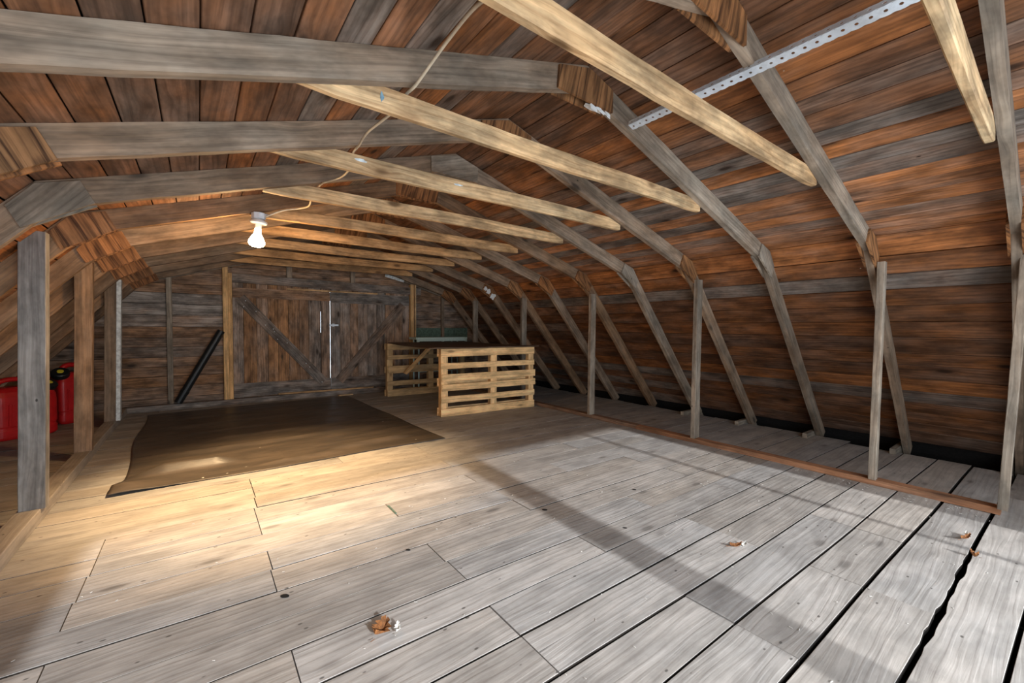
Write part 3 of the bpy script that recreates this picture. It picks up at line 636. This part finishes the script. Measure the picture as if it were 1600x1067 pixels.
for dz in (0, .009):
    for j in range(ny + 1):
        for i in range(nx + 1): m.v.append(top[j][i] + V(0, 0, dz))
N1 = (nx + 1) * (ny + 1)
def gid(i, j, k): return k * N1 + j * (nx + 1) + i
for j in range(ny):
    for i in range(nx):
        q = [(i, j), (i + 1, j), (i + 1, j + 1), (i, j + 1)]
        m.face(tuple(gid(a, b, 1) for a, b in q), [(a * .17, b * .17) for a, b in q], tt); m.face(tuple(gid(a, b, 0) for a, b in reversed(q)), [(a * .17, b * .17) for a, b in reversed(q)], tt)
ring = [(i, 0) for i in range(nx)] + [(nx, j) for j in range(ny)] + [(i, ny) for i in range(nx, 0, -1)] + [(0, j) for j in range(ny, 0, -1)]
for k in range(len(ring)):
    a, b = ring[k], ring[(k + 1) % len(ring)]; m.face((gid(*a, 0), gid(*b, 0), gid(*b, 1), gid(*a, 1)), [(k * .17, 0), (k * .17 + .17, 0), (k * .17 + .17, .01), (k * .17, .01)], tt)
tag(m.build('plywood_sheet', M['hardboard']), 'brown thin sheet lying flat across the tops of the two pallets', 'sheet')
m = MB(); m.beam((1.46, 6.95, .95), (1.25, 7.56, .43), .07, .03, (0, 1, 0), tint(.5, .6), .003)
tag(m.build('loose_plank', M['pallet']), 'short plank leaning diagonally under the brown sheet', 'plank')
root = thing('folding_table', 'pale mint-white table behind the pallets', 'table', (2.22, 8.1, 0))
m = MB(); m.beam((1.62, 8.08, 1.085), (2.82, 8.08, 1.085), .36, .045, (0, 0, 1), ch=.01); m.build('tabletop', M['mint'], root)
m = MB(); m.beam((1.64, 7.90, 1.05), (2.80, 7.90, 1.05), .02, .05, (0, 0, 1), ch=.004)
for x in (1.66, 2.22, 2.78): m.beam((x - .025, 7.90, 1.03), (x + .025, 7.90, 1.03), .03, .07, (0, 0, 1), ch=.006)
m.build('apron', M['mint'], root)
for x in (1.70, 2.60):
    for y in (7.95, 8.20):
        m = MB(); m.tube([(x, y, 0.0), (x, y, 1.065)], .016); m.build('leg', M['mint'], root)
m = MB(); m.tube([(1.70, 7.95, .40), (2.60, 7.95, .40)], .013); m.build('stretcher', M['mint'], root)
m = MB(); m.slab([V(1.80, YB - .012, .93), V(3.15, YB - .012, .93), V(3.15, YB - .012, 1.30), V(1.80, YB - .012, 1.30)], (0, .012, 0), (1, 0, 0), tint())  # flat panel added to paint in greenish shade behind the table
tag(m.build('green_shade_panel', M['green_shade_and_sliver']), 'dark green panel standing in for green shade on the wall behind the table', 'board')

# ---------------------------------------------------------------- black sheet on the floor
def make_tarp():
    nx, ny = 110, 130; me_v = []; f = []
    from mathutils import noise as N
    c = [V(-2.48, 4.36, 0), V(0.41, 4.40, 0), V(0.34, 8.2, 0), V(-2.57, 8.03, 0)]
    for j in range(ny + 1):
        for i in range(nx + 1):
            a, b = i / nx, j / ny
            p = c[0].lerp(c[1], a).lerp(c[3].lerp(c[2], a), b)
            p.x += .025 * math.sin(b * 9) * (1 - a) ** 6 + .01 * math.sin(b * 14 + 2) * a ** 6
            p.y += .012 * math.sin(a * 11) * (1 - b) ** 8
            z = .007 + .006 * N.noise(V(p.x * 1.4, p.y * 5, 0)) + .004 * N.noise(V(p.x * 4, p.y * 14, 3))
            # long ridges
            for (yy, x0, x1, h, w, sl) in ((4.78, -2.45, -1.55, .085, .05, .02), (4.62, -0.95, 0.2, .045, .035, .10), (5.35, -2.3, 0.1, .026, .045, .04), (5.9, -1.9, .3, .022, .05, -.03), (6.8, -2.4, .2, .02, .07, .02), (4.52, -1.5, -.6, .026, .03, .05), (6.3, -2.2, -.2, .018, .04, .06), (7.4, -2.3, 0, .018, .05, -.02)):
                e = max(0, min(1, (p.x - x0) / .25)) * max(0, min(1, (x1 - p.x) / .25)); z += e * h * math.exp(-((p.y - yy - sl * (p.x - x0)) / w) ** 2)
            # lifted corner
            k = max(0, 1 - math.hypot(p.x + 2.4, p.y - 4.5) / .38); z += .05 * k * k
            # fold crease line
            z += .006 * math.exp(-((p.x + 1.15 + .02 * p.y) / .012) ** 2)
            edge = min(a, 1 - a, b, 1 - b)
            z = max(.0035, z * (0.35 + .65 * min(1, edge / .02)) if k == 0 else z)
            p.z = z; me_v.append(p)
    # turned-in notch on the left edge
    for j in range(ny + 1):
        b = j / ny
        if b > .05:
            pull = .045 * max(0, min(1, (b - .05) / .04))
            for i in range(nx + 1):
                a = i / nx; me_v[j * (nx + 1) + i].x += pull * (1 - a) ** 4
    m = MB(); m.v = me_v
    for j in range(ny):
        for i in range(nx):
            q = j * (nx + 1) + i; m.face((q, q + 1, q + nx + 2, q + nx + 1), [(0, 0)] * 4, (0, 0, 0, 1))
    o = m.build('plastic_sheet', M['tarp'], smooth=True)
    md = o.modifiers.new('thickness', 'SOLIDIFY'); md.thickness = .003; md.offset = 1.0
    return tag(o, 'wrinkled black plastic sheet spread on the floor before the loading doors', 'plastic sheet')
make_tarp()

# ---------------------------------------------------------------- ceiling lamp
LX, LY = -1.475, T(5) - .03
root = thing('ceiling_lamp', 'bare lit floodlight bulb hanging from the sixth truss', 'lamp', (LX, LY, 2.0))
m = MB(); m.lathe([(.05, 2.235), (.054, 2.24), (.054, 2.283), (.05, 2.287)], (LX, LY, 0), 8); m.beam((LX - .08, LY + .03, 2.288), (LX + .08, LY + .03, 2.288), .03, .006)
m.build('junction_box', M['galv'], root)
lax = V(.10, -.06, 1).normalized()
m = MB(); m.lathe([(.02, 2.195 - 2.2), (.06, -.004), (.068, .006), (.062, .018), (.035, .032), (.03, .036)], (LX, LY, 2.2), 28, lax); m.lathe([(.024, -.05), (.026, -.01), (.026, 0)], (LX, LY, 2.2), 20, lax)
m.build('socket', M['porcelain'], root, smooth=True)
m = MB(); m.lathe([(.001, -.205), (.03, -.202), (.052, -.192), (.063, -.172), (.062, -.155), (.045, -.118), (.028, -.088), (.025, -.07), (.024, -.045)], (LX, LY, 2.2), 28, lax)
bo = m.build('bulb', M['bulb'], root, smooth=True); bo['label'] = 'glowing reflector bulb'
for nm, kind, en in (('flood_beam', 'SPOT', 430), ('bulb_spill', 'POINT', 62)):
    ld = bpy.data.lights.new(nm, kind); ld.energy = en; ld.color = (1.0, 0.70, 0.38) if kind == 'SPOT' else (1.0, 0.62, 0.28); ld.shadow_soft_size = .05
    if kind == 'SPOT': ld.spot_size = math.radians(92); ld.spot_blend = .6
    lo = bpy.data.objects.new(nm, ld); C.objects.link(lo); lo.parent = root
    d = V(.10, -.02, -1) if kind == 'SPOT' else V(0, 0, -1)
    lo.location = V(LX, LY, 2.2) - lax * .225 - V(LX, LY, 2.0); lo.rotation_euler = d.to_track_quat('-Z', 'Y').to_euler()
# cable along the rafters to the lamp
def spline(pts, n=8):
    pts = [Vector(p) for p in pts]; out = []
    for i in range(len(pts) - 1):
        p0, p1, p2, p3 = pts[max(i - 1, 0)], pts[i], pts[i + 1], pts[min(i + 2, len(pts) - 1)]
        for k in range(n):
            t = k / n; out.append(.5 * ((2 * p1) + (p2 - p0) * t + (2 * p0 - 5 * p1 + 4 * p2 - p3) * t * t + (3 * p1 - p0 - 3 * p2 + p3) * t ** 3))
    out.append(pts[-1]); return out
m = MB(); m.tube(spline([(-1.12, .42, 2.42), (-1.10, .97, 2.402), (-1.10, 1.09, 2.400), (-1.14, 1.22, 2.40), (-1.10, 1.5, 2.45), (-1.11, 1.74, 2.405), (-1.115, 1.79, 2.394), (-1.12, 1.88, 2.394), (-1.145, 1.95, 2.345), (-1.17, 2.25, 2.35), (-1.14, 2.50, 2.375), (-1.125, 2.59, 2.394), (-1.12, 2.69, 2.394), (-1.11, 2.77, 2.34), (-1.08, 3.1, 2.375), (-1.14, 3.33, 2.385), (-1.14, 3.39, 2.394), (-1.145, 3.495, 2.394), (-1.175, 3.58, 2.34), (-1.135, 3.9, 2.345), (-1.17, 4.10, 2.36), (-1.30, 4.13, 2.325), (LX + .05, LY, 2.262)]), .007, 8)
tag(m.build('electric_cable', M['cable'], smooth=True), 'white electric cable looping over the collar ties to the bulb', 'cable')

# ---------------------------------------------------------------- perforated steel angle
def angle_bar():
    root = thing('perforated_steel_angle', 'galvanised perforated steel angle slung across the right rafters', 'steel angle', (.36, .7, 2.63))
    y0, y1 = -.40, 1.775; x, z, wid = .335, 2.632, .055; pit = .0475
    def flange(o, A, N, nm, lab=None):
        m = MB(); n = int((y1 - y0) / pit); r = .0075; th = .0025
        for i in range(n):
            ya = y0 + i * pit; b0 = len(m.v); cy = ya + pit / 2; cw = wid * .5; K = 12
            outer = []
            for k in range(K):
                a = 2 * math.pi * k / K + math.pi / K; d = (math.cos(a), math.sin(a)); s_ = 1 / max(abs(d[0]) / (pit / 2), abs(d[1]) / (wid / 2)); outer.append((cy + d[0] * s_, cw + d[1] * s_))
            inner = [(cy + r * math.cos(2 * math.pi * k / K + math.pi / K), cw + r * math.sin(2 * math.pi * k / K + math.pi / K)) for k in range(K)]
            for dz in (0, th):
                for (yy, ww) in outer + inner: m.v.append(o + V(0, yy, 0) + A * ww + N * dz)
            for k in range(K):
                k2 = (k + 1) % K; L = 2 * K
                m.face((b0 + k, b0 + k2, b0 + K + k2, b0 + K + k), [(0, 0)] * 4, (0, 0, 0, 1)); m.face((b0 + L + k2, b0 + L + k, b0 + L + K + k, b0 + L + K + k2), [(0, 0)] * 4, (0, 0, 0, 1))
                m.face((b0 + K + k, b0 + K + k2, b0 + L + K + k2, b0 + L + K + k), [(0, 0)] * 4, (0, 0, 0, 1)); m.face((b0 + k2, b0 + k, b0 + L + k, b0 + L + k2), [(0, 0)] * 4, (0, 0, 0, 1))
        m.build(nm, M['galv'], root)
    flange(V(x, 0, z), V(.955, 0, -.297), V(0.297, 0, .955), 'bottom_flange')
    flange(V(x, 0, z), V(.297, 0, .955) * .55, V(.955, 0, -.297), 'side_flange')
angle_bar()

# ---------------------------------------------------------------- leaning black pipe
m = MB(); a, b = V(-2.17, 8.27, .12), V(-1.60, 8.365, 1.235); D = (b - a).normalized(); X = D.cross(V(0, 1, 0)).normalized(); Yv = X.cross(D)
R0 = .055; K = 24
m.loft([(R0 * math.cos(2 * math.pi * k / K), R0 * math.sin(2 * math.pi * k / K)) for k in range(K)], [(a, X, Yv), (a.lerp(b, .12), X, Yv), (a.lerp(b, .121), X * 1.12, Yv * 1.12), (a.lerp(b, .16), X * 1.12, Yv * 1.12), (a.lerp(b, .161), X, Yv), (b - D * .004, X, Yv), (b, X * .96, Yv * .96), (b - D * .001, X * .86, Yv * .86), (b - D * .12, X * .86, Yv * .86)], (0, 0, 0, 1))
tag(m.build('plastic_pipe', M['black']), 'black pipe leaning against the back wall left of the loading doors', 'pipe')

# ---------------------------------------------------------------- red jerry cans
def can(loc, rot, L, D, H, lab, cap_side):
    root = thing('fuel_can', lab, 'fuel can', loc, 'red fuel cans beyond the left posts')
    o = V(*loc); m = MB()
    def rr(sx, sy, r, n=6):
        pts = []
        for cx, cy, a0 in ((sx - r, sy - r, 0), (-sx + r, sy - r, 90), (-sx + r, -sy + r, 180), (sx - r, -sy + r, 270)):
            for k in range(n + 1):
                a = math.radians(a0 + 90 * k / n); pts.append((cx + r * math.cos(a), cy + r * math.sin(a)))
        return pts
    unit = rr(.5, .5, .16)
    lv = [(0, .90), (.02, .97), (.05, 1), (.16, 1), (.17, .975), (.21, .975), (.22, 1), (.60, 1.0), (.70, .97), (.78, .86), (.83, .70), (.85, .55)]
    fr = []
    for z, k in lv: fr.append((o + V((1 - k) * (-.12 * cap_side) * L * .6, 0, z * H), V(L * (k if z < .5 else .45 + .55 * k), 0, 0), V(0, D * k, 0)))
    m.loft(unit, fr, (0, 0, 0, 1)); body = m.build('body', M['red'], root)
    b2 = body.modifiers.new('soft', 'BEVEL'); b2.width = .01; b2.segments = 2; b2.limit_method = 'ANGLE'
    # ribs on the broad side
    m = MB()
    for dx in (-.28, 0, .28): m.beam(o + V(dx * L, -D / 2 - .001, .24 * H), o + V(dx * L * .95, -D / 2 - .001, .58 * H), .05 * L, .02, (0, 1, 0), ch=.008)
    m.build('side_rib', M['red'], root)
    m = MB(); hx = -.05 * cap_side * L
    m.tube(spline([o + V(hx - .34 * L, 0, .74 * H), o + V(hx - .30 * L, 0, .90 * H), o + V(hx - .16 * L, 0, .965 * H), o + V(hx + .10 * L, 0, .965 * H), o + V(hx + .24 * L, 0, .90 * H), o + V(hx + .27 * L, 0, .76 * H)], 6), .028 * H / .7, 12)
    m.build('handle', M['red'], root, smooth=True)
    cx = cap_side * .36 * L; cax = V(cap_side * .25, -.55, .8).normalized(); cp = o + V(cx, -.06, .80 * H)
    m = MB(); m.lathe([(.045, -.05), (.05, .0), (.085, .004), (.09, .02), (.09, .07), (.08, .08)], cp, 24, cax); cap = m.build('cap', M['black'], root)
    m = MB(); m.lathe([(.032, .078), (.032, .086), (.024, .088)], cp, 20, cax); m.build('cap_disc', M['yellow'], cap)
    root.rotation_euler = (0, 0, rot); return root
can((-3.60, 7.40, 0), math.radians(35), .54, .34, .70, 'large red fuel can at the left edge, partly behind the nearest grey post', 1)
can((-3.30, 8.12, 0), math.radians(35), .36, .30, .80, 'red fuel can with black cap showing between the two nearest left posts', -1)

# ---------------------------------------------------------------- small things on the wall, rafters and floor
m = MB(); m.beam((1.17, YB - .06, 2.372), (1.575, YB - .06, 2.285), .062, .02, (0, 1, 0), ch=.004); tag(m.build('painted_batten', M['paint']), 'short white batten slanting above the right loading door', 'batten')
m = MB(); m.beam((1.80, YB - .115, 1.06), (1.80, YB - .115, 2.25), .022, .05, (0, 1, 0), tint(.1, .75), .003); tag(m.build('thin_lath', M['tie']), 'thin pale lath standing beside the right door post', 'lath')
m = MB(); m.beam((-.78, 8.36, .115), (.90, 8.34, .105), .03, .03, (0, 0, 1), tint(.5, .5), .003); tag(m.build('long_batten', M['tie']), 'long pale batten lying on the sill under the loading doors', 'batten')
m = MB(); m.beam((.20, 8.235, .011), (.47, 8.255, .011), .05, .022, (0, 0, 1), tint(.2, .6), .003); tag(m.build('wood_offcut', M['tie']), 'small pale wood offcut on the floor at the foot of the doors', 'offcut')
m = MB(); m.beam((-.62, YB - .03, 1.99), (1.02, YB - .03, 1.985), .02, .03, (0, 0, 1), tint(.5, .7), .002); tag(m.build('thin_batten', M['tie']), 'thin tan batten nailed along the top of the loading doors', 'batten')
def torn(name, quads, lab, cat, mat):
    m = MB()
    for o, A, B, th, n in quads:
        o, A, B = V(*o), V(*A), V(*B); N = A.cross(B).normalized(); pts = []
        for k in range(n):
            a = 2 * math.pi * k / n; q = rnd.uniform(.55, 1); pts.append(o + A * math.cos(a) * q + B * math.sin(a) * q)
        m.slab(pts, N * th, A, tint())
    return tag(m.build(name, mat), lab, cat)
u = V(XK, 0, -(ZR - ZK)).normalized()
torn('torn_paper', [((.03, T(2) - .047, 2.655), (.05, 0, -.01), (0, 0, .022), .002, 9), ((.10, T(2) - .047, 2.655), (.06, 0, -.012), (0, 0, .016), .002, 11), ((.16, T(2) - .047, 2.652), (.03, 0, -.01), (0, 0, .02), .002, 9), ((.08, T(2), 2.682), (.10, 0, 0), (0, .03, 0), .002, 12)], 'torn white paper scraps under the ridge of the third truss', 'paper scraps', M['paper'])
gx = V(.62, 0, -.78)
torn('torn_paper', [((2.50, T(8) - .047, 2.0), tuple(gx * .07), (.05, 0, .04), .003, 11), ((2.60, T(8) - .047, 1.91), tuple(gx * .07), (.06, 0, .05), .003, 13), ((2.43, T(8) - .047, 2.05), tuple(gx * .05), (.04, 0, .035), .003, 9)], 'torn white paper stuck on the right knee of the ninth truss', 'paper scraps', M['paper'])
def leaf(loc, L, W_, rot, lab, mat, curl=.03, name='dry_leaf', cat='leaf'):
    m = MB(); n = 10; o = V(*loc); c, s = math.cos(rot), math.sin(rot)
    rows = []
    for i in range(n + 1):
        a = i / n; w = W_ * math.sin(math.pi * min(1, a * .96 + .02)) ** .7 * (1 + .35 * math.sin(i * 2.9)); x = (a - .5) * L; z = .004 + curl * abs(a - .5) ** 1.5 * 2
        for k, (yy, dz) in enumerate(((-w, .6 * curl), (0, 0), (w, .7 * curl))): rows.append(V(x, yy, z + dz))
    for dz in (0, .0012):
        for p in rows: m.v.append(o + V(p.x * c - p.y * s, p.x * s + p.y * c, p.z + dz))
    q = len(rows); t = (0, 0, 0, 1)
    for i in range(n):
        for k in range(2):
            a = i * 3 + k; m.face((a + q, a + 3 + q, a + 4 + q, a + 1 + q), [(0, 0)] * 4, t); m.face((a + 1, a + 4, a + 3, a), [(0, 0)] * 4, t)
    m.tube([o + V(-L * .5 * c, -L * .5 * s, .008), o + V(-L * .8 * c, -L * .8 * s, .014)], .0012, 6)
    return tag(m.build(name, mat), lab, cat)
leaf((-1.296, 1.73, 0), .085, .036, .6, 'reddish brown dry leaf on the near floor left of centre', M['leaf'], .035)
leaf((.674, 1.155, 0), .08, .010, -.5, 'curled brown dry leaf with a pale tip on the grey floor right of centre', M['leaf'], .02)
leaf((1.95, .335, 0), .11, .012, -.3, 'thin dark dry leaf near the right sole plate', M['leaf'], .02)
leaf((1.684, .275, 0), .04, .014, 1.2, 'small crumpled leaf caught in the widest floor gap', M['leaf'], .03)
leaf((-1.235, 1.70, 0), .05, .012, 1.0, 'small pale feather beside the reddish brown leaf', M['fluff'], .02, 'feather', 'feather')
leaf((2.01, .335, 0), .04, .010, .2, 'pale feather beside the thin dark leaf', M['fluff'], .02, 'feather', 'feather')
leaf((.72, 1.13, 0), .045, .010, -.2, 'pale feather at the tip of the curled leaf', M['fluff'], .02, 'feather', 'feather')
# knot holes and a green sliver in the floor
for x, y, r in ((-1.585, 2.257, .022), (.085, 2.23, .020), (.93, 2.08, .016), (.33, 1.71, .015), (-.93, 2.30, .014)):
    m = MB(); m.lathe([(r, -.001), (r, .0012)], (x, y, 0), 18, xs=.6); m.build('knot_hole', M['hole'], fl)
m = MB(); m.beam((-.808, 2.80, .003), (-.805, 2.96, .003), .014, .005, (0, 0, 1), ch=.001); tag(m.build('green_sliver', M['green_shade_and_sliver']), 'thin green sliver lying in a floorboard joint in the bulb light', 'sliver')
# chaff and straw bits along the right plate and floor
m = MB()
for _ in range(240):
    if rnd.random() < .35: p = V(rnd.uniform(2.45, 2.62), rnd.uniform(.25, 1.5), .002)
    else: p = V(rnd.uniform(-2.6, 2.6), rnd.uniform(.2, 4.3), .002)
    a = rnd.uniform(0, 6.28); L = rnd.uniform(.003, .008); m.beam(p - V(math.cos(a), math.sin(a), 0) * L, p + V(math.cos(a), math.sin(a), .1) * L, .003, .002, (0, 0, 1), tint(), .0005)
tag(m.build('wood_chaff', M['fluff']), 'pale chaff and wood chips scattered on the floorboards', 'chaff', kind='stuff')
for o in bpy.data.objects:
    if '_org' in o.keys(): del o['_org']
